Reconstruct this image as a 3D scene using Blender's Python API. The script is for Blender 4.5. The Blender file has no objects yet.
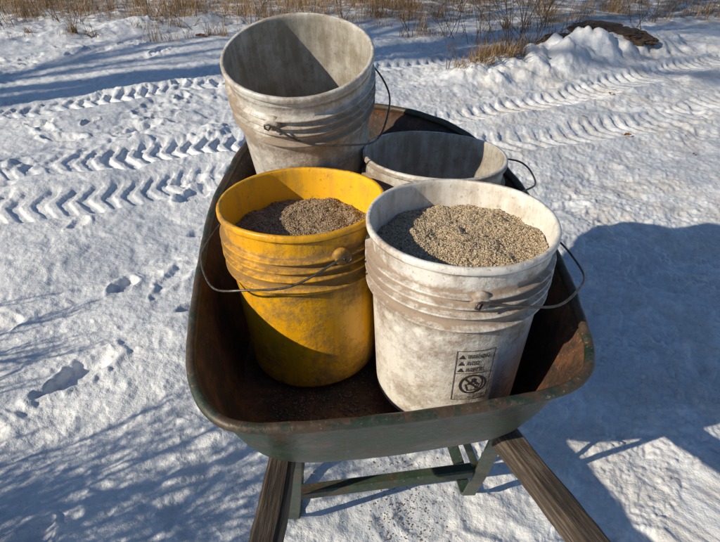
import bpy, math, random
import numpy as np
from mathutils import Vector, Matrix, noise as mnoise
random.seed(7); rng=np.random.default_rng(7)
scene=bpy.context.scene
scene.view_settings.view_transform='Standard'
scene.view_settings.look='None'
scene.view_settings.exposure=0
H=1.22
# ------------------------------------------------ helpers
def link(o,parent=None):
    scene.collection.objects.link(o)
    if parent is not None: o.parent=parent
    return o
def empty(name,loc=(0,0,0)):
    e=bpy.data.objects.new(name,None); e.location=loc; e.empty_display_size=.1
    return link(e)
def mobj(name,verts,faces,mats,parent=None,smooth=True,mi=None):
    me=bpy.data.meshes.new(name)
    me.from_pydata([tuple(v) for v in verts],[],[tuple(f) for f in faces])
    for m in (mats if isinstance(mats,(list,tuple)) else [mats]): me.materials.append(m)
    if smooth: me.polygons.foreach_set('use_smooth',[True]*len(me.polygons))
    if mi is not None: me.polygons.foreach_set('material_index',mi)
    me.update()
    return link(bpy.data.objects.new(name,me),parent)
def tube(pts,rad,n=8,closed=False):
    pts=[Vector(p) for p in pts]; N=len(pts)
    if not hasattr(rad,'__len__'): rad=[rad]*N
    V=[];F=[]; up=None
    for i,p in enumerate(pts):
        if closed: d=pts[(i+1)%N]-pts[(i-1)%N]
        else: d=pts[min(i+1,N-1)]-pts[max(i-1,0)]
        d.normalize()
        if up is None:
            up=Vector((0,0,1)) if abs(d.z)<.9 else Vector((1,0,0))
        a=(up-d*up.dot(d)).normalized(); b=d.cross(a); up=a
        for k in range(n):
            t=2*math.pi*k/n
            V.append(p+(a*math.cos(t)+b*math.sin(t))*rad[i])
    M=N if closed else N-1
    for i in range(M):
        for k in range(n):
            F.append((i*n+k,i*n+(k+1)%n,((i+1)%N)*n+(k+1)%n,((i+1)%N)*n+k))
    if not closed:
        F.append(tuple(range(n))[::-1]); F.append(tuple((N-1)*n+k for k in range(n)))
    return V,F
def join(parts):
    V=[];F=[]
    for v,f in parts:
        o=len(V); V+=list(v); F+=[tuple(i+o for i in q) for q in f]
    return V,F
def beam(p0,p1,w,t,up=(0,0,1),bev=.15,seg=1):
    p0=Vector(p0);p1=Vector(p1);d=(p1-p0).normalized();u=Vector(up)
    a=d.cross(u).normalized(); b=a.cross(d).normalized()
    c=min(w,t)*bev
    sec=[(w/2-c,t/2),(w/2,t/2-c),(w/2,-t/2+c),(w/2-c,-t/2),(-w/2+c,-t/2),(-w/2,-t/2+c),(-w/2,t/2-c),(-w/2+c,t/2)]
    V=[];F=[]
    for s in range(seg+1):
        p=p0.lerp(p1,s/seg)
        for x,y in sec: V.append(p+a*x+b*y)
    for s in range(seg):
        for k in range(8): F.append((s*8+k,s*8+(k+1)%8,(s+1)*8+(k+1)%8,(s+1)*8+k))
    F.append(tuple(range(8))[::-1]); F.append(tuple(seg*8+k for k in range(8)))
    return V,F
def lathe(prof,n=96):
    V=[];F=[]
    for r,z in prof:
        for k in range(n):
            t=2*math.pi*k/n; V.append((r*math.cos(t),r*math.sin(t),z))
    for i in range(len(prof)-1):
        for k in range(n):
            F.append((i*n+k,i*n+(k+1)%n,(i+1)*n+(k+1)%n,(i+1)*n+k))
    return V,F
# ------------------------------------------------ node helpers
class NT:
    def __init__(s,name):
        s.m=bpy.data.materials.new(name); s.m.use_nodes=True
        s.t=s.m.node_tree; s.b=s.t.nodes['Principled BSDF']
    def n(s,typ,**kw):
        x=s.t.nodes.new(typ)
        for k,v in kw.items(): setattr(x,k,v)
        return x
    def l(s,a,b): s.t.links.new(a,b)
    def coord(s,kind='Object',scale=(1,1,1)):
        tc=s.n('ShaderNodeTexCoord'); mp=s.n('ShaderNodeMapping'); mp.inputs['Scale'].default_value=scale
        s.l(tc.outputs[kind],mp.inputs['Vector']); return mp.outputs['Vector']
    def noise(s,vec,scale,detail=6,rough=.6,dist=0):
        x=s.n('ShaderNodeTexNoise'); x.inputs['Scale'].default_value=scale; x.inputs['Detail'].default_value=detail
        x.inputs['Roughness'].default_value=rough; x.inputs['Distortion'].default_value=dist
        s.l(vec,x.inputs['Vector']); return x.outputs['Fac']
    def ramp(s,fac,stops):
        r=s.n('ShaderNodeValToRGB'); e=r.color_ramp.elements
        while len(e)<len(stops): e.new(.5)
        for i,(p,c) in enumerate(stops):
            e[i].position=p
            if not hasattr(c,'__len__'): c=(c,c,c)
            e[i].color=(*c,1)
        s.l(fac,r.inputs['Fac']); return r.outputs['Color']
    def mix(s,fac,a,b,mode='MIX'):
        x=s.n('ShaderNodeMix',data_type='RGBA',blend_type=mode)
        for i,v in ((0,fac),(6,a),(7,b)):
            if isinstance(v,(int,float)): x.inputs[i].default_value=v
            elif isinstance(v,tuple): x.inputs[i].default_value=(*v,1)
            else: s.l(v,x.inputs[i])
        return x.outputs[2]
    def math(s,op,a,b=0.0,clamp=False):
        x=s.n('ShaderNodeMath',operation=op,use_clamp=clamp)
        for i,v in ((0,a),(1,b)):
            if isinstance(v,(int,float)): x.inputs[i].default_value=v
            else: s.l(v,x.inputs[i])
        return x.outputs[0]
    def sep(s,vec):
        x=s.n('ShaderNodeSeparateXYZ'); s.l(vec,x.inputs[0]); return x.outputs
    def bump(s,h,strength=.3,dist=.01,normal=None):
        x=s.n('ShaderNodeBump'); x.inputs['Strength'].default_value=strength; x.inputs['Distance'].default_value=dist
        s.l(h,x.inputs['Height'])
        if normal is not None: s.l(normal,x.inputs['Normal'])
        return x.outputs['Normal']
    def out(s,color=None,rough=None,normal=None,metal=None):
        for nm,v in (('Base Color',color),('Roughness',rough),('Normal',normal),('Metallic',metal)):
            if v is None: continue
            if isinstance(v,(int,float)): s.b.inputs[nm].default_value=v
            elif isinstance(v,tuple): s.b.inputs[nm].default_value=(*v,1)
            else: s.l(v,s.b.inputs[nm])
        return s.m
# ------------------------------------------------ materials
def mat_snow():
    N=NT('snow'); v=N.coord(); X=N.sep(v)
    big=N.noise(v,1.7,5,.65,.6); fine=N.noise(v,42,4,.68); vf=N.noise(v,230,1,.6)
    col=N.ramp(fine,[(.3,(.62,.67,.74)),(.62,(.78,.81,.85))])
    xm=N.math('MULTIPLY_ADD',X[0],.55); N.t.nodes[-1].inputs[2].default_value=.1
    med=N.noise(v,5,5,.7)
    path=N.math('MULTIPLY',N.ramp(xm,[(.12,0.15),(.6,1)]),N.ramp(med,[(.42,0),(.58,1)]))
    col=N.mix(N.math('MULTIPLY',path,.55),col,(.47,.44,.41))
    ice=N.ramp(big,[(.47,0),(.58,1)])
    col=N.mix(N.math('MULTIPLY',ice,.6),col,(.43,.48,.56))
    far=N.math('MULTIPLY',N.ramp(N.math('MULTIPLY',X[1],.1),[(.64,0),(.72,1)]),N.ramp(med,[(.43,0),(.51,1)]))
    col=N.mix(N.math('MULTIPLY',far,.8),col,(.18,.125,.075))
    speck=N.ramp(N.noise(v,110,2,.6),[(.66,0),(.71,1)])
    speckm=N.math('MULTIPLY',speck,N.ramp(med,[(.45,0.05),(.65,.8)]))
    col=N.mix(speckm,col,(.22,.16,.10))
    rough=N.ramp(ice,[(0,.58),(1,.24)])
    hh=N.math('ADD',N.math('MULTIPLY',fine,1.0),N.math('MULTIPLY',vf,.18))
    nm=N.bump(hh,.6,.009)
    return N.out(col,rough,nm)
def mat_bucket(name,base,base2,dirt,dirtamt,h=.365,scuff=.5,ribdirt=.34):
    N=NT(name); v=N.coord(); X=N.sep(v)
    zn=N.math('DIVIDE',X[2],h)
    def k(d): return (h-d)/h
    zone=N.ramp(zn,[(0,.6),(.10,.25),(.45,.15),(.62,.35),(k(.118),.8),(k(.110),.45),(k(.102),1),(k(.09),1),(k(.084),.35),(k(.079),1),(k(.072),1),(k(.067),.35),(k(.062),1),(k(.055),1),(k(.050),.35),(k(.045),.9),(k(.034),.25),(k(.018),.2),(k(.012),.8),(k(.009),.0),(1,.2)])
    n1=N.noise(v,11,8,.72); n2=N.noise(v,60,6,.7)
    st=N.noise(N.coord(scale=(1,1,.12)),42,5,.7)
    st2=N.noise(N.coord(scale=(1,1,.06)),20,5,.75)
    f=N.math('ADD',N.math('MULTIPLY',n1,1.15),N.math('MULTIPLY',n2,.5))
    f=N.math('ADD',f,N.math('MULTIPLY',zone,ribdirt))
    f=N.math('SUBTRACT',f,.25)
    mask=N.ramp(f,[(.66-dirtamt*.2,0),(.90-dirtamt*.18,1)])
    col=N.mix(N.noise(v,6,4,.6),base,base2)
    col=N.mix(N.math('MULTIPLY',N.ramp(st,[(.48,0),(.66,1)]),scuff*.6),col,tuple(c*.45 for c in base2))
    col=N.mix(N.math('MULTIPLY',N.ramp(st2,[(.50,0),(.64,1)]),scuff*.55),col,tuple(c*.34+.02 for c in base2))
    dcol=N.mix(n2,tuple(c*.6 for c in dirt),tuple(min(1,c*1.35) for c in dirt))
    col=N.mix(N.math('MULTIPLY',mask,.88),col,dcol)
    sp=N.ramp(N.noise(v,170,2,.6),[(.64,0),(.70,1)])
    col=N.mix(N.math('MULTIPLY',sp,.45),col,tuple(c*.45 for c in dirt))
    nm=N.bump(N.math('ADD',N.math('MULTIPLY',n2,.6),N.math('MULTIPLY',mask,.8)),.45,.0025)
    return N.out(col,N.ramp(mask,[(0,.36),(1,.88)]),nm)
def mat_inner(name,base,dirt,amt):
    N=NT(name); v=N.coord()
    n1=N.noise(v,10,8,.75); n2=N.noise(N.coord(scale=(1,1,.18)),40,6,.75)
    f=N.math('ADD',N.math('MULTIPLY',n1,.8),N.math('MULTIPLY',n2,.6))
    f=N.math('SUBTRACT',f,.12)
    mask=N.ramp(f,[(.62-amt*.3,0),(.82-amt*.25,1)])
    col=N.mix(mask,base,dirt)
    sp=N.ramp(N.noise(v,120,3,.6),[(.61,0),(.68,1)])
    col=N.mix(N.math('MULTIPLY',sp,.5),col,tuple(c*.5 for c in dirt))
    return N.out(col,.7,N.bump(n2,.25,.002))
def mat_rust():
    N=NT('rusty_tray_inside'); v=N.coord()
    n1=N.noise(v,7,8,.7); n2=N.noise(v,60,6,.7)
    col=N.ramp(n1,[(.36,(.018,.018,.016)),(.46,(.060,.030,.018)),(.56,(.15,.066,.030)),(.70,(.07,.040,.027))])
    col=N.mix(N.ramp(n2,[(.45,0),(.7,1)]),col,(.025,.022,.018))
    sp=N.ramp(N.noise(v,190,3,.6),[(.62,0),(.68,1)])
    col=N.mix(N.math('MULTIPLY',sp,.6),col,(.26,.18,.12))
    return N.out(col,.66,N.bump(n2,.6,.003))
def mat_green(name='green_paint',dark=1.0,rust=.58):
    N=NT(name); v=N.coord()
    n1=N.noise(v,9,8,.7); n2=N.noise(v,80,5,.7)
    col=N.ramp(n1,[(.3,(.014*dark,.028*dark,.018*dark)),(.6,(.038*dark,.062*dark,.040*dark))])
    ch=N.ramp(N.noise(v,17,8,.78,.5),[(rust-.06,0),(rust,1)])
    col=N.mix(N.math('MULTIPLY',ch,.8),col,(.075,.043,.025))
    dust=N.ramp(n2,[(.5,0),(.75,1)])
    col=N.mix(N.math('MULTIPLY',dust,.4),col,(.15,.145,.12))
    sc=N.ramp(N.noise(v,140,3,.7),[(.64,0),(.70,1)])
    col=N.mix(N.math('MULTIPLY',sc,.7),col,(.24,.21,.17))
    return N.out(col,N.ramp(n1,[(.3,.32),(.7,.6)]),N.bump(n2,.45,.003))
def mat_wood():
    N=NT('weathered_wood'); v=N.coord(scale=(1,.06,1))
    g=N.noise(v,160,6,.7,.5); n=N.noise(N.coord(),10,6,.65)
    col=N.ramp(g,[(.35,(.022,.016,.012)),(.5,(.075,.056,.042)),(.68,(.21,.17,.13))])
    col=N.mix(N.ramp(n,[(.45,0),(.7,.75)]),col,(.035,.028,.022))
    return N.out(col,.82,N.bump(g,1.0,.005))
def mat_simple(name,c1,c2,scale=30,rough=.6,metal=0.0,bump=.2):
    N=NT(name); v=N.coord(); n=N.noise(v,scale,5,.65)
    return N.out(N.mix(N.ramp(n,[(.35,0),(.65,1)]),c1,c2),rough,N.bump(n,bump,.003),metal)
def mat_attr(name,rough=.7,stops=None):
    N=NT(name); a=N.n('ShaderNodeAttribute',attribute_name='rnd')
    return N.out(N.ramp(a.outputs['Fac'],stops),rough)
M_snow=mat_snow()
M_white=mat_bucket('dirty_white_plastic',(.80,.79,.76),(.71,.69,.65),(.25,.175,.12),.34,.352,.45,.38)
M_white2=mat_bucket('dirty_white_plastic_b',(.68,.67,.64),(.56,.54,.50),(.24,.18,.13),.45,.372,.7,.32)
M_yellow=mat_bucket('yellow_plastic',(.84,.43,.004),(.70,.335,.006),(.19,.115,.045),.20,.345,.6,.36)
M_win=mat_inner('bucket_inside_white',(.72,.70,.66),(.44,.38,.30),.25)
M_win2=mat_inner('bucket_inside_grey',(.50,.49,.46),(.26,.23,.185),.6)
M_yin=mat_inner('bucket_inside_yellow',(.84,.45,.006),(.50,.29,.05),.12)
M_rust=mat_rust(); M_green=mat_green(); M_greenrim=mat_green('green_paint_rim',.65,.52)
M_wood=mat_wood()
M_wire=mat_simple('bail_wire',(.16,.15,.14),(.06,.045,.035),80,.45,.7)
M_rubber=mat_simple('tyre_rubber',(.02,.02,.02),(.05,.045,.04),20,.85)
M_ink=mat_simple('black_print',(.02,.02,.02),(.08,.07,.065),110,.6)
GR=[(0,(.15,.11,.075)),(.2,(.34,.26,.17)),(.5,(.48,.38,.25)),(.75,(.56,.46,.32)),(.93,(.65,.57,.45)),(1,(.20,.18,.15))]
M_grain=mat_attr('grain_tan',.7,GR)
M_grain2=mat_attr('grain_brown',.7,[(p,(c[0]*.72,c[1]*.68,c[2]*.66)) for p,c in GR])
M_grit=mat_attr('dark_grit',.8,[(p,(c[0]*.4,c[1]*.36,c[2]*.34)) for p,c in GR])
M_straw=mat_attr('dry_straw',.8,[(0,(.10,.06,.03)),(.5,(.28,.17,.075)),(1,(.46,.32,.17))])
M_stem=mat_simple('dry_stem',(.08,.05,.032),(.14,.095,.065),40,.85)
M_bark=mat_simple('tree_bark',(.07,.055,.045),(.14,.12,.10),14,.9,0,.6)
M_rock=mat_simple('brown_rock',(.05,.032,.022),(.14,.09,.058),30,.95,0,1.0)
M_leaf=mat_simple('dead_leaf_mat',(.22,.09,.035),(.32,.15,.06),50,.8)

# ------------------------------------------------ numpy noise
def hsh(ix,iy,seed):
    h=(ix.astype(np.int64)*374761393+iy.astype(np.int64)*668265263+seed*1442695041)&0xffffffff
    h=((h^(h>>13))*1274126177)&0xffffffff
    h=((h^(h>>16))*2246822519)&0xffffffff
    return ((h^(h>>15))&0xffffff)/float(0xffffff)
def vn(x,y,seed=0):
    ix=np.floor(x);iy=np.floor(y);fx=x-ix;fy=y-iy
    fx=fx*fx*fx*(fx*(fx*6-15)+10);fy=fy*fy*fy*(fy*(fy*6-15)+10)
    a=hsh(ix,iy,seed);b=hsh(ix+1,iy,seed);c=hsh(ix,iy+1,seed);d=hsh(ix+1,iy+1,seed)
    return (a+(b-a)*fx+(c-a)*fy+(a-b-c+d)*fx*fy)*2-1
def fbm(x,y,o=4,seed=0,g=.5):
    s=0;a=1
    for i in range(o):
        ca,sa=math.cos(i*.9+.4),math.sin(i*.9+.4)
        s=s+a*vn((x*ca-y*sa)*2**i,(x*sa+y*ca)*2**i,seed+i*17); a*=g
    return s
def worley(x,y,seed):
    ix=np.floor(x);iy=np.floor(y);d1=np.full(x.shape,9.)
    for dx in(-1,0,1):
        for dy in(-1,0,1):
            cx=ix+dx;cy=iy+dy
            px=cx+hsh(cx,cy,seed);py=cy+hsh(cx,cy,seed+5)
            d1=np.minimum(d1,(px-x)**2+(py-y)**2)
    return np.sqrt(d1)
def sst(a,b,x):
    t=np.clip((x-a)/(b-a),0,1); return t*t*(3-2*t)
FP=[]
r2=random.Random(3)
for i in range(430):
    x=r2.uniform(-5,4.5); y=r2.uniform(.2,7)
    if x>.3 and r2.random()<.5: continue
    if -.45<x<.6 and .3<y<1.8: continue
    a=r2.gauss(.5,.9)
    big=r2.random()<.6
    FP.append((x,y,a,r2.uniform(.10,.14) if big else r2.uniform(.045,.08),r2.uniform(.042,.055) if big else r2.uniform(.03,.05),r2.uniform(.008,.028)))
TR=[[(-6,.75),(-1.9,2.62),(-.9,3.0),(.55,3.4),(1.8,4.1),(5,6.3)],[(-6,2.2),(-1.9,3.9),(-.5,4.5),(.6,4.9),(3,6.5),(6,8.6)],[(-6,.25),(-1.9,2.12),(-.9,2.54),(.3,2.85),(1.9,3.45),(5,5.3)]]
TS=[1.0,.85,.6]
def height(x,y):
    r=np.hypot(x,y); near=1-sst(9,16,r)
    right=sst(.1,1.0,x+.15*y)
    h=.035*fbm(x*.7,y*.7,3,1)+near*.010*fbm(x*1.1+y*.5,(y*.9-x*.45)*3.2,3,71)
    amp=1-.4*right
    lump=fbm(x*5.2+.5*fbm(x*3,y*3,2,77),y*5.2,4,11,.55)
    w=worley(x*7.5+.6*vn(x*11,y*11,3),y*7.5+.6*vn(x*11,y*11,4),21)
    patch=.35+.65*sst(-.3,.4,vn(x*.9+3,y*.9,88))
    h=h+near*amp*patch*(.0125*lump - .014*sst(0,1,np.clip(.55-w,0,.55)/.55))
    ridg=1-np.abs(fbm(x*17,y*17,3,31,.55))
    h=h+near*(.0050*ridg*(.5+.5*patch)+(.0035*right+.002)*np.abs(fbm(x*52,y*52,2,41)))
    for (fx,fy,a,L,W,D) in FP:
        m=(np.abs(x-fx)<.25)&(np.abs(y-fy)<.25)
        if not m.any(): continue
        xx=x[m]-fx;yy=y[m]-fy;u=xx*math.cos(a)+yy*math.sin(a);v=-xx*math.sin(a)+yy*math.cos(a)
        q=np.sqrt((u/L)**2+(v/(W*(1+.25*u/L)))**2)+.26*vn(xx*20,yy*20,int(fx*99)%97)+.14*vn(xx*45,yy*45,int(fx*77)%97)
        D2=D*(1-.5*right[m])
        h[m]+= -D2*(1-sst(.6,1.1,q))+.45*D2*np.exp(-((q-1.25)/.2)**2)
    for ti,P in enumerate(TR):
        best=np.full(x.shape,9.);sd=np.zeros(x.shape);al=np.zeros(x.shape);acc=0
        wx=x+.05*vn(x*1.6,y*1.6,91);wy=y+.05*vn(x*1.6,y*1.6,92)
        for (x0,y0),(x1,y1) in zip(P[:-1],P[1:]):
            L=math.hypot(x1-x0,y1-y0);ux,uy=(x1-x0)/L,(y1-y0)/L
            t=np.clip((wx-x0)*ux+(wy-y0)*uy,0,L); px=wx-(x0+ux*t);py=wy-(y0+uy*t)
            d=np.hypot(px,py);m=d<best
            best=np.where(m,d,best);sd=np.where(m,(wx-x0)*(-uy)+(wy-y0)*ux,sd);al=np.where(m,acc+t,al);acc+=L
        inn=1-sst(.115,.155,best+.015*vn(x*14,y*14,9))
        keep=TS[ti]*(.45+.55*sst(-.7,.2,vn(x*1.1+5,y*1.1,61+ti)+.25))*np.clip(.85+.35*vn(x*5,y*5,15),0,1)
        tread=sst(-.4,.4,np.sin(2*math.pi*(al/.09-np.abs(sd)*4.8)+.6*vn(x*9,y*9,13))+.35*vn(x*24,y*24,14))
        h=h*(1-.4*inn*keep*near)+near*keep*inn*(-.026+.023*tread)
        h=h+near*.018*np.exp(-((best-.18)/.04)**2)*(1+.8*vn(x*9,y*9,8))*keep
    def mound(cx,cy,sx,sy,hh,s):
        dx=(x-cx);dy=(y-cy);u=dx*.83+dy*.56;v=-dx*.56+dy*.83
        q=(u/sx)**2+(v/sy)**2
        return hh*np.exp(-q)*(1+.6*fbm(x*5,y*5,3,s))
    h=h+mound(1.55,4.75,.75,.25,.17,51)+mound(.95,4.35,.3,.2,.11,53)+mound(2.6,5.35,.8,.3,.13,55)
    h=h+mound(-2.6,6.3,1.6,.25,.07,57)
    fl=np.exp(-(((x-.05)/.55)**2+((y-.85)/.6)**2))
    h=h*(1-.55*fl)
    return h
def ground():
    a_d=np.linspace(-46,46,820); a_c=np.linspace(46,314,112)[1:-1]
    ang=np.radians(np.concatenate([a_d,a_c])); nA=len(ang)
    rr=np.concatenate([np.geomspace(.12,.5,30)[:-1],np.geomspace(.5,11,760)[:-1],np.geomspace(11,700,50)]); nR=len(rr)
    R,A=np.meshgrid(rr,ang,indexing='ij')
    X=(R*np.sin(A)).ravel();Y=(R*np.cos(A)).ravel()
    Z=height(X,Y)
    co=np.stack([X,Y,Z],1)
    co=np.vstack([co,[[0,0,float(Z[:nA].mean())]]])
    i=np.arange(nR-1)[:,None]*nA; k=np.arange(nA)[None,:]; k2=(k+1)%nA
    q=np.stack([(i+k),(i+k2),(i+nA+k2),(i+nA+k)],-1).reshape(-1,4)[:, ::-1]
    tri=np.stack([np.full(nA,nR*nA),np.arange(nA),(np.arange(nA)+1)%nA],1)[:, ::-1]
    me=bpy.data.meshes.new('snow_ground')
    me.vertices.add(len(co)); me.vertices.foreach_set('co',co.astype(np.float32).ravel())
    nl=q.size+tri.size; me.loops.add(nl)
    me.loops.foreach_set('vertex_index',np.concatenate([q.ravel(),tri.ravel()]).astype(np.int32))
    npoly=len(q)+len(tri); me.polygons.add(npoly)
    st=np.concatenate([np.arange(len(q))*4,len(q)*4+np.arange(len(tri))*3]).astype(np.int32)
    me.polygons.foreach_set('loop_start',st)
    me.polygons.foreach_set('use_smooth',np.ones(npoly,bool))
    me.materials.append(M_snow); me.update(calc_edges=True); me.validate()
    o=link(bpy.data.objects.new('snow_ground',me))
ground()
def gz(x,y): return float(height(np.array([float(x)]),np.array([float(y)]))[0])

def particles(name,pos,size,mat,parent=None,elong=1.7,flat=True):
    n=len(pos)
    base=np.array([[1,0,0],[-1,0,0],[0,1,0],[0,-1,0],[0,0,1],[0,0,-1]],float)
    tris=np.array([[0,2,4],[2,1,4],[1,3,4],[3,0,4],[2,0,5],[1,2,5],[3,1,5],[0,3,5]])
    ax=rng.normal(size=(n,3)); 
    if flat: ax[:,2]*=.35
    ax/=np.linalg.norm(ax,axis=1,keepdims=True)
    t=rng.normal(size=(n,3)); b=np.cross(ax,t); b/=np.linalg.norm(b,axis=1,keepdims=True); c=np.cross(ax,b)
    s=size*rng.uniform(.65,1.35,n)
    V=pos[:,None,:]+base[None,:,0:1]*(ax*(s*elong)[:,None])[:,None,:]+base[None,:,1:2]*(b*s[:,None])[:,None,:]+base[None,:,2:3]*(c*(s*.8)[:,None])[:,None,:]
    V=V.reshape(-1,3); F=(tris[None]+6*np.arange(n)[:,None,None]).reshape(-1,3)
    me=bpy.data.meshes.new(name)
    me.vertices.add(len(V));me.vertices.foreach_set('co',V.astype(np.float32).ravel())
    me.loops.add(F.size);me.loops.foreach_set('vertex_index',F.astype(np.int32).ravel())
    me.polygons.add(len(F));me.polygons.foreach_set('loop_start',(np.arange(len(F))*3).astype(np.int32))
    me.update(calc_edges=True)
    at=me.attributes.new('rnd','FLOAT','POINT'); at.data.foreach_set('value',np.repeat(rng.random(n),6).astype(np.float32))
    me.polygons.foreach_set('use_smooth',np.ones(len(F),bool))
    me.materials.append(mat)
    return link(bpy.data.objects.new(name,me),parent)

# ------------------------------------------------ buckets
RT,RB=.146,.128
def rad(z,h): return RB+(RT-RB)*z/h
def bucket(name,rim,axis,h,mo,mi,ear_dir,side,D,drop,spin=0,ear_dz=.055):
    ax=Vector(axis).normalized()
    q=Vector((0,0,1)).rotation_difference(ax)
    e=empty(name,Vector(rim)-ax*h); e.rotation_mode='QUATERNION'; e.rotation_quaternion=q
    pr=[(.0,.006),(RB-.012,.006),(RB-.006,.0),(RB-.002,.001),(RB,.006)]
    ribs=[h-.050,h-.067,h-.084,h-.110]
    pts=[]
    for zz in np.arange(.02,h-.125,.02): pts.append((rad(zz,h),zz))
    r=rad(h,h)-.001
    pts.append((rad(h-.120,h),h-.120))
    for rz in reversed(ribs):
        ex=.0075 if rz!=ribs[-1] else .006
        pts+= [(r-.003,rz-.0030),(r+ex-.001,rz-.0022),(r+ex,rz-.0012),(r+ex,rz+.0012),(r+ex-.001,rz+.0020),(r-.002,rz+.0028)]
    pts+=[(r,h-.036),(r,h-.016),(r+.0005,h-.0125),(r+.0055,h-.012),(r+.0065,h-.010),(r+.0065,h-.003),(r+.005,h-.0005),(r+.002,h),(r-.001,h-.0008),(r-.0028,h-.004)]
    outer=pr+pts
    inner=[(r-.003,h-.012)]+[(rad(zz,h)-.0035,zz) for zz in np.arange(h-.03,.015,-.02)]+[(RB-.012,.010),(0,.010)]
    V,F=lathe(outer+inner,112)
    n=112; cut=(len(outer)-2)
    mi_idx=[0 if (f[0]//n)<cut else 1 for f in F]
    V=[(x*(1+.008*math.cos(2*math.atan2(y,x)+spin)),y*(1-.006*math.cos(2*math.atan2(y,x)+spin)),zz+ (0.0015*math.sin(3*math.atan2(y,x)+spin)+.0006*mnoise.noise(Vector((x*60,y*60,spin))) if zz>h-.02 else 0)) for x,y,zz in V]
    b=mobj('body',V,F,[mo,mi],e,True,mi_idx)
    ed=Vector((*ear_dir,0)).normalized(); sd=Vector((*side,0)); sd=(sd-ed*sd.dot(ed)).normalized()
    ez=h-ear_dz-.02
    parts=[]
    for s in(1,-1):
        c=ed*s
        p=[c*(r-.002)+Vector((0,0,ez)),c*(r+.006)+Vector((0,0,ez)),c*(r+.009)+Vector((0,0,ez)),c*(r+.0095)+Vector((0,0,ez))]
        parts.append(tube(p,[.016,.015,.011,.003],20))
    V,F=join(parts); mobj('handle_ears',V,F,[mo],e,True)
    dd=(sd*math.cos(drop)-Vector((0,0,1))*math.sin(drop))
    P=[]
    Rr=r+.016
    def hook(s):
        c=ed*s
        return [c*(r+.007)+Vector((0,0,ez)),c*(Rr-.004)+Vector((0,0,ez)),c*(Rr)-sd*.004+Vector((0,0,ez-.006)),c*(Rr+.002)-sd*.010+Vector((0,0,ez-.002)),c*(Rr+.002)-sd*.009+Vector((0,0,ez+.006)),c*(Rr)-sd*.002+Vector((0,0,ez+.007))]
    P+=hook(1)
    for k in range(2,39):
        t=math.pi*k/40
        ct=math.cos(t);st=math.sin(t)
        ct=math.copysign(abs(ct)**.85,ct); st=st**.9
        wob=.004*math.sin(5*t+spin)
        P.append(ed*((Rr)*ct)+dd*(D*st+wob)+Vector((0,0,ez+.004*math.sin(7*t+spin))))
    P+=hook(-1)[::-1]
    V,F=tube(P,.0020,8); mobj('wire_bail',V,F,[M_wire],e,True)
    return e,b
b_r,_=bucket('white_bucket',(.162,.752,H-.422),(0.0,.02,1),.352,M_white,M_win,(.06,-1),(1,0),.205,math.radians(9),.3,.035)
b_y,_=bucket('yellow_bucket',(-.106,.873,H-.449),(-.03,.05,1),.345,M_yellow,M_yin,(.5,-.86),(-1,0),.20,math.radians(14),1.3,.03)
b_bl,_=bucket('white_bucket',(-.122,1.105,H-.253),(-.03,-.31,.95),.385,M_white2,M_win2,(-.3,-.95),(1,0),.195,math.radians(20),2.1,.04)
b_br,_=bucket('white_bucket',(.158,1.078,H-.449),(.03,.055,1),.365,M_white2,M_win2,(-.1,-1),(1,0),.21,math.radians(-4),.9,.03)

def fill(name,rim,axis,depth,mat,n,tilt=(0,0),hp=.012,seed=0,size=.0019):
    ax=Vector(axis).normalized(); q=Vector((0,0,1)).rotation_difference(ax)
    c=Vector(rim)-ax*depth
    R=.1415-.018*depth/.36
    o=rng.random((n,2)); rr=R*np.sqrt(o[:,0]); th=o[:,1]*2*math.pi
    def hf(x,y):
        r=np.hypot(x,y)/R
        return hp*(1-r**2)+tilt[0]*x+tilt[1]*y+.0045*fbm(x*28+seed,y*28,3,seed)+.0012*fbm(x*200,y*200,2,seed+3)
    x=rr*np.cos(th);y=rr*np.sin(th);z=hf(x,y)+rng.uniform(-.0008,.0006,n)
    g=particles(name,np.stack([x,y,z],1),size,mat)
    g.location=c; g.rotation_mode='QUATERNION'; g.rotation_quaternion=q
    V=[];F=[];n2=64;m=24
    for i in range(m+1):
        for k in range(n2):
            a=2*math.pi*k/n2;r=R*i/m; V.append((r*math.cos(a),r*math.sin(a),0))
    V=np.array(V);V[:,2]=hf(V[:,0],V[:,1])-.0008
    for i in range(m):
        for k in range(n2): F.append((i*n2+k,(i+1)*n2+k,(i+1)*n2+(k+1)%n2,i*n2+(k+1)%n2))
    bed=mobj('packed_bed',V,F,[M_bed if mat is M_grain else M_bed2],g,True)
M_bed=mat_simple('grain_bed',(.25,.19,.12),(.47,.37,.25),520,.85,0,.5)
M_bed2=mat_simple('grain_bed_b',(.16,.12,.08),(.32,.245,.17),520,.85,0,.5)
fill('grain',(.162,.752,H-.422),(0,.02,1),.047,M_grain,36000,(.04,-.02),.008,3,.0012)
fill('grain',(-.106,.873,H-.449),(-.03,.05,1),.072,M_grain2,32000,(-.02,.05),.014,9,.0012)

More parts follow.
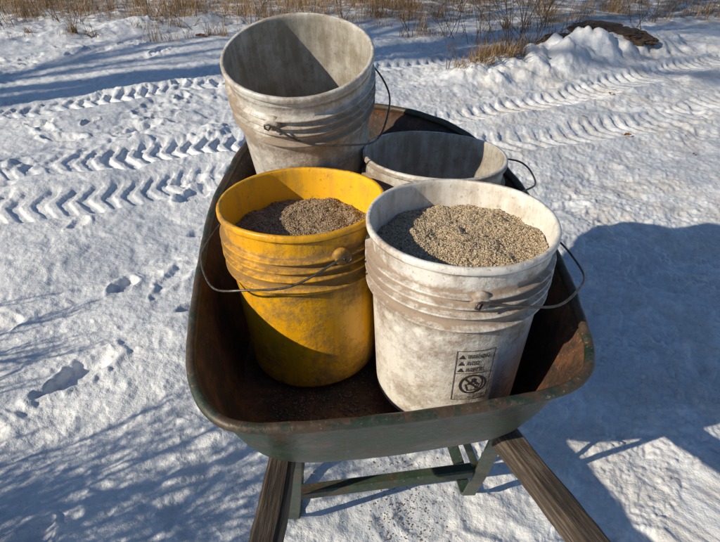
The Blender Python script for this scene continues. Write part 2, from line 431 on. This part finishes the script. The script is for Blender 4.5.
# ------------------------------------------------ warning label
def label(parent,h,ang0,zc,S=1.45):
    parts=[]
    W=.046;HT=.078
    def quad(x0,y0,x1,y1,seg=8):
        V=[];F=[]
        for i in range(seg+1):
            x=x0+(x1-x0)*i/seg; V+=[(x,y0),(x,y1)]
        for i in range(seg): F.append((2*i,2*i+2,2*i+3,2*i+1))
        return V,F
    lw=.0009
    for a in [(-W/2,-HT/2,W/2,-HT/2+lw),(-W/2,HT/2-lw,W/2,HT/2),(-W/2,-HT/2+lw,-W/2+lw,HT/2-lw),(W/2-lw,-HT/2+lw,W/2,HT/2-lw),(-W/2+lw,.004,W/2-lw,.0048)]:
        parts.append(quad(*a))
    def ring(cx,cy,ro,ri,n=48,a0=0,a1=2*math.pi):
        V=[];F=[]
        for i in range(n+1):
            t=a0+(a1-a0)*i/n; V+=[(cx+ri*math.cos(t),cy+ri*math.sin(t)),(cx+ro*math.cos(t),cy+ro*math.sin(t))]
        for i in range(n): F.append((2*i,2*i+1,2*i+3,2*i+2))
        return V,F
    parts.append(ring(0,-.0135,.0155,.0130))
    def bar(cx,cy,L,w,a):
        c,s=math.cos(a),math.sin(a)
        V=[(cx+c*x-s*y,cy+s*x+c*y) for x,y in[(-L,-w),(L,-w),(L,w),(-L,w)]]
        return V,[(0,1,2,3)]
    parts.append(bar(0,-.0135,.0135,.0012,-.78))
    for b_ in [(0,-.0235,.0052,.0007,0),(-.0062,-.0185,.0052,.0007,1.9),(.0062,-.0185,.0052,.0007,1.24),(0,-.0137,.0075,.0007,0)]: parts.append(bar(*b_))
    parts.append(ring(.0015,-.0065,.0026,0,20)); parts.append(bar(-.0015,-.0105,.0042,.0014,.7)); parts.append(bar(.0045,-.0115,.0034,.0010,-.9))
    for i,yy in enumerate((-.0315,-.034,-.0365)):
        for k in range(7): parts.append(quad(-W/2+.004+k*.0056,yy,-W/2+.004+k*.0056+.0036+.001*((k+i)%2),yy+.0009,1))
    for y in (.0305,.0205,.0105):
        parts.append(([(-W/2+.003,y-.0035),(-W/2+.0105,y-.0035),(-W/2+.00675,y+.003)],[(0,1,2)]))
    for y,tx,sz in ((.0305,'WARNING',.0088),(.0205,'AVISO',.0088),(.0105,'AVERTIR',.0084)):
        cu=bpy.data.curves.new('t','FONT'); cu.body=tx; cu.size=sz; cu.align_x='LEFT'; cu.offset=.00016
        ob=bpy.data.objects.new('t',cu); scene.collection.objects.link(ob)
        bpy.context.view_layer.update()
        me=ob.evaluated_get(bpy.context.evaluated_depsgraph_get()).to_mesh()
        V=[(v.co.x*.64-W/2+.0125,v.co.y+y-.0032) for v in me.vertices]; F=[tuple(p.vertices) for p in me.polygons]
        parts.append((V,F)); bpy.data.objects.remove(ob)
    V,F=join(parts)
    out=[]
    for x,y in V:
        x*=S;y*=S
        z=zc+y; a=ang0+x/RT
        rr=rad(z,h)*(1+.008*math.cos(2*a+.3)*math.cos(a)**2-.006*math.cos(2*a+.3)*math.sin(a)**2)+.0009
        out.append((rr*math.cos(a),rr*math.sin(a),z))
    mobj('warning_label',out,F,[M_ink],parent,False)
label(b_r,.352,math.radians(-82),.137)

# ------------------------------------------------ wheelbarrow
wb=empty('wheelbarrow',(0,0,0))
P=[(-.143,.477,.62),(.05,.497,.62),(.244,.533,.62),(.33,.566,.622),(.364,.62,.626),(.372,.72,.637),(.374,.85,.652),(.36,1.05,.68),(.315,1.20,.71),(.25,1.31,.73),(.158,1.403,.74),(.027,1.46,.745),(-.10,1.455,.745),(-.21,1.38,.735),(-.275,1.27,.715),(-.308,1.04,.68),(-.296,.85,.655),(-.278,.70,.64),(-.259,.595,.627),(-.218,.515,.62)]
Fl=[(-.10,.585),(.06,.60),(.20,.625),(.26,.65),(.285,.70),(.295,.76),(.295,.85),(.285,.97),(.26,1.06),(.21,1.12),(.14,1.16),(.03,1.18),(-.08,1.175),(-.16,1.14),(-.215,1.07),(-.238,.95),(-.238,.83),(-.228,.73),(-.21,.66),(-.17,.61)]
Fl=[(x,y,.412+.01*(y-.6)) for x,y in Fl]
def cr(C,per=8):
    out=[];n=len(C)
    C=[Vector(c) for c in C]
    for i in range(n):
        a,b,c,d=C[i-1],C[i],C[(i+1)%n],C[(i+2)%n]
        for k in range(per):
            t=k/per
            out.append(.5*((2*b)+(c-a)*t+(2*a-5*b+4*c-d)*t*t+(3*b-a-3*c+d)*t**3))
    return out
def smooth(C,it=3):
    for _ in range(it):
        C=[C[i]*.5+(C[i-1]+C[(i+1)%len(C)])*.25 for i in range(len(C))]
    return C
RP=smooth(cr(P),6); RF=smooth(cr(Fl),6); nn=len(RP)
prof=[(0,1),(.10,.93),(.22,.80),(.36,.62),(.5,.43),(.63,.27),(.74,.15),(.85,.06),(.94,.015),(1,0)]
V=[];F=[]
for gi,zi in prof:
    for i in range(nn):
        p=RP[i].lerp(RF[i],gi); p.z=RF[i].z+(RP[i].z-RF[i].z)*zi
        V.append(p)
cen=sum(RF,Vector())/nn
lev=len(prof)
for s in (.7,.4,.15):
    for i in range(nn): 
        p=cen.lerp(RF[i],s); p.z=RF[i].z-.003*(1-s)+.0015*math.sin(i*.3)*(s); V.append(p)
    lev+=1
for L in range(lev-1):
    for k in range(nn): F.append((L*nn+k,(L+1)*nn+k,(L+1)*nn+(k+1)%nn,L*nn+(k+1)%nn)[::-1])
F.append(tuple((lev-1)*nn+k for k in range(nn)))
V=[v+Vector((mnoise.noise(v*9)*.003,mnoise.noise(v*9+Vector((5,5,5)))*.003,0)) for v in V]
tray=mobj('tray',V,F,[M_rust,M_green],wb,True)
nz=tray.data.polygons[len(F)-5].normal.z
sm=tray.modifiers.new('thick','SOLIDIFY'); sm.thickness=.003; sm.offset=-1 if nz>0 else 1; sm.material_offset=1; sm.use_rim=True
V,F=tube([p+Vector((mnoise.noise(p*9)*.003+.0015*mnoise.noise(p*40),mnoise.noise(p*9+Vector((5,5,5)))*.003,.001+.002*mnoise.noise(p*30))) for p in RP],.0085,12,True)
mobj('rolled_rim',V,F,[M_greenrim],wb,True)
n=9000
x=rng.uniform(-.25,.30,n);y=rng.uniform(.58,1.15,n)
z=.412+.01*(y-.6)+.0005+rng.random(n)*.001
keep=(vn(x*9,y*9,5)+rng.random(n)*1.2-.75>0)&(((x-.02)/.26)**4+((y-.88)/.27)**4<1)
particles('spilled_grit',np.stack([x,y,z],1)[keep],.0013,M_grit,wb)
def rail(name,pts,w=.044,t=.05):
    p0,p1=Vector(pts[0]),Vector(pts[1])
    d=(p1-p0); L=d.length
    V,F=beam((0,0,0),(0,L,0),w,t,bev=.14,seg=90)
    V=[Vector(v) for v in V]
    for v in V:
        gr=max(0,1-v.y/.13)
        k=1-.28*min(1,gr*1.6)
        v.x*=k; v.z*=k
        v.x+=.003*mnoise.noise(Vector((v.x*20,v.y*9,v.z*20)))+.0015*mnoise.noise(Vector((v.x*60,v.y*40,v.z*60))); v.z+=.003*mnoise.noise(Vector((v.x*20+4,v.y*11,v.z*20)))
    o=mobj(name,V,F,[M_wood],wb,False)
    o.location=p0; o.rotation_mode='QUATERNION'; o.rotation_quaternion=d.to_track_quat('Y','Z')
    return o
def railpt(xa,xb,y,ya=.42,yb=1.72,dz=-.027):
    f=(y-ya)/(yb-ya); return (xa+(xb-xa)*f,y,.440-.2*(y-.42)+dz)
rail('handle_rail_a',[railpt(-.143,-.128,-.06),railpt(-.143,-.128,1.76)])
rail('handle_rail_b',[railpt(.352,-.04,-.06),railpt(.352,-.04,1.76)])
def strap(pts,w=.03,t=.006,up=(0,1,0)):
    return join([beam(a,b,w,t,up=up) for a,b in zip(pts[:-1],pts[1:])])
V,F=join([strap([(-.118,.610,.385),(-.140,.67,.15),(-.155,.70,.03)],.026,.007,(0,1,.3)),strap([(-.155,.70,.03),(-.156,.72,.004),(-.156,.78,.0),(-.155,.81,.03)],.030,.007,(0,.3,1)),strap([(-.155,.81,.03),(-.12,1.05,.28)],.028,.006,(0,1,-.8))]); mobj('leg_a',V,F,[M_green],wb,False)
V,F=join([strap([(.262,.655,.385),(.266,.72,.165),(.263,.76,.03)],.030,.007,(0,1,.3)),strap([(.263,.76,.03),(.262,.777,.008),(.258,.815,.004),(.252,.84,.03)],.030,.007,(0,.3,1)),strap([(.252,.84,.03),(.14,1.05,.28)],.028,.006,(0,1,-.8))]); mobj('leg_b',V,F,[M_green],wb,False)
V,F=join([beam((-.145,.695,.135),(.266,.735,.165),.026,.026),beam((.19,.732,.36),(.256,.732,.18),.016,.005,(0,1,0))]); mobj('leg_crossbar',V,F,[M_green],wb,False)
V,F=join([beam((-.14,.99,.345),(.185,.99,.345),.045,.10),beam((-.14,.72,.392),(.25,.74,.392),.04,.015)]); mobj('cross_blocks',V,F,[M_wood],wb,False)
wc=Vector((-.083,1.70,.19))
tp=[wc+Vector((0,.145*math.cos(t),.145*math.sin(t))) for t in np.linspace(0,2*math.pi,49)[:-1]]
V,F=tube(tp,.043,16,True); mobj('tyre',V,F,[M_rubber],wb,True)
V,F=lathe([(0,-.02),(.03,-.03),(.04,-.02),(.045,-.008),(.10,-.012),(.112,-.025),(.118,-.025),(.118,.025),(.112,.025),(.10,.012),(.045,.008),(.04,.02),(.03,.03),(0,.02)],40)
hub=mobj('wheel_hub',V,F,[M_green],wb,True); hub.location=wc; hub.rotation_euler=(0,math.radians(90),0)
V,F=tube([wc+Vector((-.075,0,0)),wc+Vector((.075,0,0))],.008,10); mobj('axle',V,F,[M_wire],wb,True)

# ------------------------------------------------ vegetation
def blades(name,clumps,mat):
    V=[];F=[];R=[]
    for (cx,cy,rd,n,hh,lean) in clumps:
        z0=gz(cx,cy)
        for i in range(n):
            a=random.uniform(0,2*math.pi); d=rd*math.sqrt(random.random())
            bx,by=cx+d*math.cos(a),cy+d*math.sin(a)*.7
            L=hh*random.uniform(.4,1.15); az=random.uniform(0,2*math.pi); ln=random.uniform(.1,1)*lean
            w=random.uniform(.0015,.0035); dx,dy=math.cos(az),math.sin(az); px,py=-dy*w,dx*w
            o=len(V)
            for k in range(4):
                t=k/3; out=ln*L*t*t; z=z0-.02+L*t*(1-.45*ln*t)
                ww=1-t*.85
                V.append((bx+dx*out+px*ww,by+dy*out+py*ww,z));V.append((bx+dx*out-px*ww,by+dy*out-py*ww,z))
            for k in range(3): F.append((o+2*k,o+2*k+1,o+2*k+3,o+2*k+2))
            R+= [random.random()]*8
    o=mobj(name,V,F,[mat],None,False)
    at=o.data.attributes.new('rnd','FLOAT','POINT'); at.data.foreach_set('value',R)
    return o
cl=[]
for i in range(340):
    x=random.uniform(-7,4.5); y=7.05+random.uniform(-.25,2.2)+ (.3 if x>.8 else 0)
    if x>1.2 and random.random()<.35: continue
    cl.append((x,y,random.uniform(.1,.35),random.randint(25,90),random.uniform(.12,.38),1.2))
for i in range(90):
    x=random.uniform(-6,2.8); cl.append((x,random.uniform(5.7,7.2),random.uniform(.03,.2),random.randint(8,70),random.uniform(.08,.28),1.2))
blades('dry_grass',cl,M_straw)
blades('dry_grass',[(1.10,4.60,.15,420,.20,1.5),(1.25,4.74,.14,300,.24,1.3),(.97,4.45,.12,200,.15,1.5),(1.75,5.3,.12,100,.2,1.1),(.82,4.32,.1,60,.12,1.5),(1.45,5.0,.1,120,.2,1.3)],M_straw)
def weed(name,x,y,hh,n,seed):
    r=random.Random(seed); parts=[]
    def br(p,d,L,rad,depth):
        pts=[p];q=p.copy();dd=d.copy()
        for k in range(5):
            dd=(dd+Vector((r.gauss(0,.10),r.gauss(0,.10),r.gauss(0,.05)))).normalized(); q=q+dd*(L/5); pts.append(q.copy())
            if depth>0 and k>0 and r.random()<.75:
                nd=(dd+Vector((r.gauss(0,.6),r.gauss(0,.6),r.uniform(0,.4)))).normalized(); br(q.copy(),nd,L*r.uniform(.3,.55),rad*.6,depth-1)
        parts.append(tube(pts,[rad*(1-.7*k/5) for k in range(6)],5))
    for i in range(n):
        d=Vector((r.gauss(0,.35),r.gauss(0,.35),1)).normalized()
        br(Vector((r.gauss(0,.05),r.gauss(0,.05),-.02)),d,hh*r.uniform(.6,1.1),.0036,2)
    V,F=join(parts); o=mobj(name,V,F,[M_stem],None,True); o.location=(x,y,gz(x,y)); return o
weed('dry_weed',1.35,4.95,.65,9,1);weed('dry_weed',1.6,5.3,.7,8,2);weed('dry_weed',.75,4.5,.3,3,3)
weed('dry_weed',-4.6,6.5,.5,5,4);weed('dry_weed',-3.4,6.7,.35,4,5);weed('dry_weed',2.6,5.4,.5,3,6);weed('dry_weed',-1.9,6.4,.25,3,8);weed('dry_weed',1.0,6.6,.6,5,9);weed('dry_weed',-.2,6.9,.5,5,10)
weed('dry_weed',2.2,7.0,.7,6,11);weed('dry_weed',-2.4,6.9,.5,6,12);weed('dry_weed',1.75,6.2,.6,6,13);weed('dry_weed',1.15,5.6,.5,5,14);weed('dry_weed',-1.2,6.7,.4,5,15);weed('dry_weed',3.4,6.9,.6,5,16)
weed('dry_weed',.5,6.2,.45,5,17);weed('dry_weed',.9,5.9,.5,5,18);weed('dry_weed',-3.0,6.3,.35,5,19);weed('dry_weed',-4.0,6.6,.4,5,20)
def rock(name,loc,s,seed):
    import bmesh
    bm=bmesh.new(); bmesh.ops.create_icosphere(bm,subdivisions=5,radius=1)
    for v in bm.verts:
        n=mnoise.fractal(v.co*1.3+Vector((seed,0,0)),1,2,5); n2=mnoise.fractal(v.co*6+Vector((seed,3,0)),1,2,4); v.co*=1+.30*n+.09*n2
        v.co.x*=s[0];v.co.y*=s[1];v.co.z*=s[2]
    me=bpy.data.meshes.new(name);bm.to_mesh(me);bm.free();me.materials.append(M_rock)
    o=link(bpy.data.objects.new(name,me));o.location=loc;return o
rock('rock',(2.33,5.36,gz(2.33,5.36)+.01),(.36,.24,.075),2).rotation_euler=(0,.10,-.3)
rock('rock',(1.93,5.6,gz(1.93,5.6)+.02),(.18,.10,.07),5)
def leaf(x,y,s,a):
    V=[];F=[]
    n=8
    for i in range(n+1):
        t=i/n; w=math.sin(math.pi*t)**.8*.38*(1+.35*math.sin(t*19)); c=.18*math.sin(t*3)
        V+=[((t-.5)*s*1.5,-w*s,.12*s+c*s*.5),((t-.5)*s*1.5,0,c*s*.3),((t-.5)*s*1.5,w*s,.2*s+c*s*.4)]
    for i in range(n):
        for k in (0,1): F.append((3*i+k,3*i+3+k,3*i+4+k,3*i+1+k))
    o=mobj('dead_leaf',V,F,[M_leaf],None,False);o.location=(x,y,gz(x,y)+.006);o.rotation_euler=(.1,.1,a)
for (x,y,s,a) in [(1.62,3.15,.04,.4),(1.85,4.0,.06,1.2),(-1.65,6.0,.08,.1),(1.45,3.45,.02,2),(1.9,2.9,.02,.8),(-1.0,4.6,.03,.8)]: leaf(x,y,s,a)
n=420
x=rng.normal(.10,.05,n);y=rng.normal(.74,.09,n)
z=height(x,y)+.001
g=particles('spilled_grain',np.stack([x,y,z],1),.0014,M_grain2)

def tree(x,y,hh,seed,rad=.14,name='bare_tree',low=.35,top=4):
    r=random.Random(seed);parts=[]
    def br(p,d,L,ra,depth):
        seg=6 if depth>2 else 4
        pts=[p.copy()];q=p.copy();dd=d.copy();rs=[ra]
        for k in range(seg):
            dd=(dd+Vector((r.gauss(0,.09),r.gauss(0,.09),r.gauss(0,.05)+.02))).normalized();q=q+dd*(L/seg);pts.append(q.copy());rs.append(ra*(1-.65*(k+1)/seg))
            if depth>0 and (depth<top or k/seg>low-.1):
                for j in range(2 if depth>1 else 3):
                    nd=(dd*.75+Vector((r.gauss(0,.55),r.gauss(0,.55),r.gauss(.12,.25)))).normalized()
                    br(q.copy(),nd,L*r.uniform(.32,.52),rs[-1]*.55,depth-1)
        parts.append(tube(pts,rs,7 if depth>2 else 4))
    br(Vector((0,0,-.1)),Vector((0,0,1)),hh,rad,top)
    V,F=join(parts);o=mobj(name,V,F,[M_bark],None,True);o.location=(x,y,gz(x,y));return o
tree(-8.3,.7,8,21,.20)
tree(-12,-.2,9,22,.20,top=3)
tree(-5,12.5,7,24,.13,top=3); tree(3,14,8,25,.13,top=3); tree(9,13,8,26,.14,top=3)
for (x,y,hh,s,n) in [(-1.95,.25,.62,31,12),(-1.75,-.15,.75,32,12),(-2.3,.75,.55,33,10)]:  # out-of-frame shrubs, added to cast dappled shade on the near-left snow
    r=random.Random(s);parts=[]
    def br(p,d,L,rad,depth):
        pts=[p];q=p.copy();dd=d.copy()
        for k in range(5):
            dd=(dd+Vector((r.gauss(0,.12),r.gauss(0,.12),r.gauss(0,.05)))).normalized(); q=q+dd*(L/5); pts.append(q.copy())
            if depth>0:
                for j in range(2):
                    nd=(dd+Vector((r.gauss(0,.6),r.gauss(0,.6),r.uniform(0,.3)))).normalized(); br(q.copy(),nd,L*r.uniform(.3,.5),rad*.6,depth-1)
        parts.append(tube(pts,[rad*(1-.6*k/5) for k in range(6)],4))
    for i in range(n):
        br(Vector((r.gauss(0,.1),r.gauss(0,.1),-.02)),Vector((r.gauss(0,.4),r.gauss(0,.4),1)).normalized(),hh*r.uniform(.7,1.05),.008,3 if i%2 else 2)
    V,F=join(parts); o=mobj('added_shade_shrub',V,F,[M_stem],None,True); o.location=(x,y,gz(x,y))

# ------------------------------------------------ light, sky, camera
el=math.radians(28); hx,hy=.89,.456
sunv=Vector((-hx*math.cos(el),-hy*math.cos(el),math.sin(el))).normalized()
L=bpy.data.lights.new('sun','SUN');L.energy=5.0;L.angle=math.radians(.5);L.color=(1,.87,.67)
so=link(bpy.data.objects.new('sun',L));so.rotation_mode='QUATERNION';so.rotation_quaternion=(-sunv).to_track_quat('-Z','Y')
w=bpy.data.worlds.new('World');scene.world=w;w.use_nodes=True;nt=w.node_tree
sk=nt.nodes.new('ShaderNodeTexSky');sk.sky_type='NISHITA';sk.sun_disc=False;sk.sun_elevation=el;sk.sun_rotation=math.atan2(sunv.x,sunv.y)%(2*math.pi)
sk.ozone_density=3.4; sk.dust_density=.3; sk.air_density=1.0
nt.links.new(sk.outputs[0],nt.nodes['Background'].inputs[0]);nt.nodes['Background'].inputs[1].default_value=.088
cam=bpy.data.cameras.new('camera');co=link(bpy.data.objects.new('camera',cam));co.location=(0,0,H)
co.rotation_euler=(math.radians(90-35),0,0)
cam.sensor_fit='HORIZONTAL';cam.sensor_width=36;cam.lens=36*540/720;cam.clip_start=.02;cam.clip_end=2000
scene.camera=co
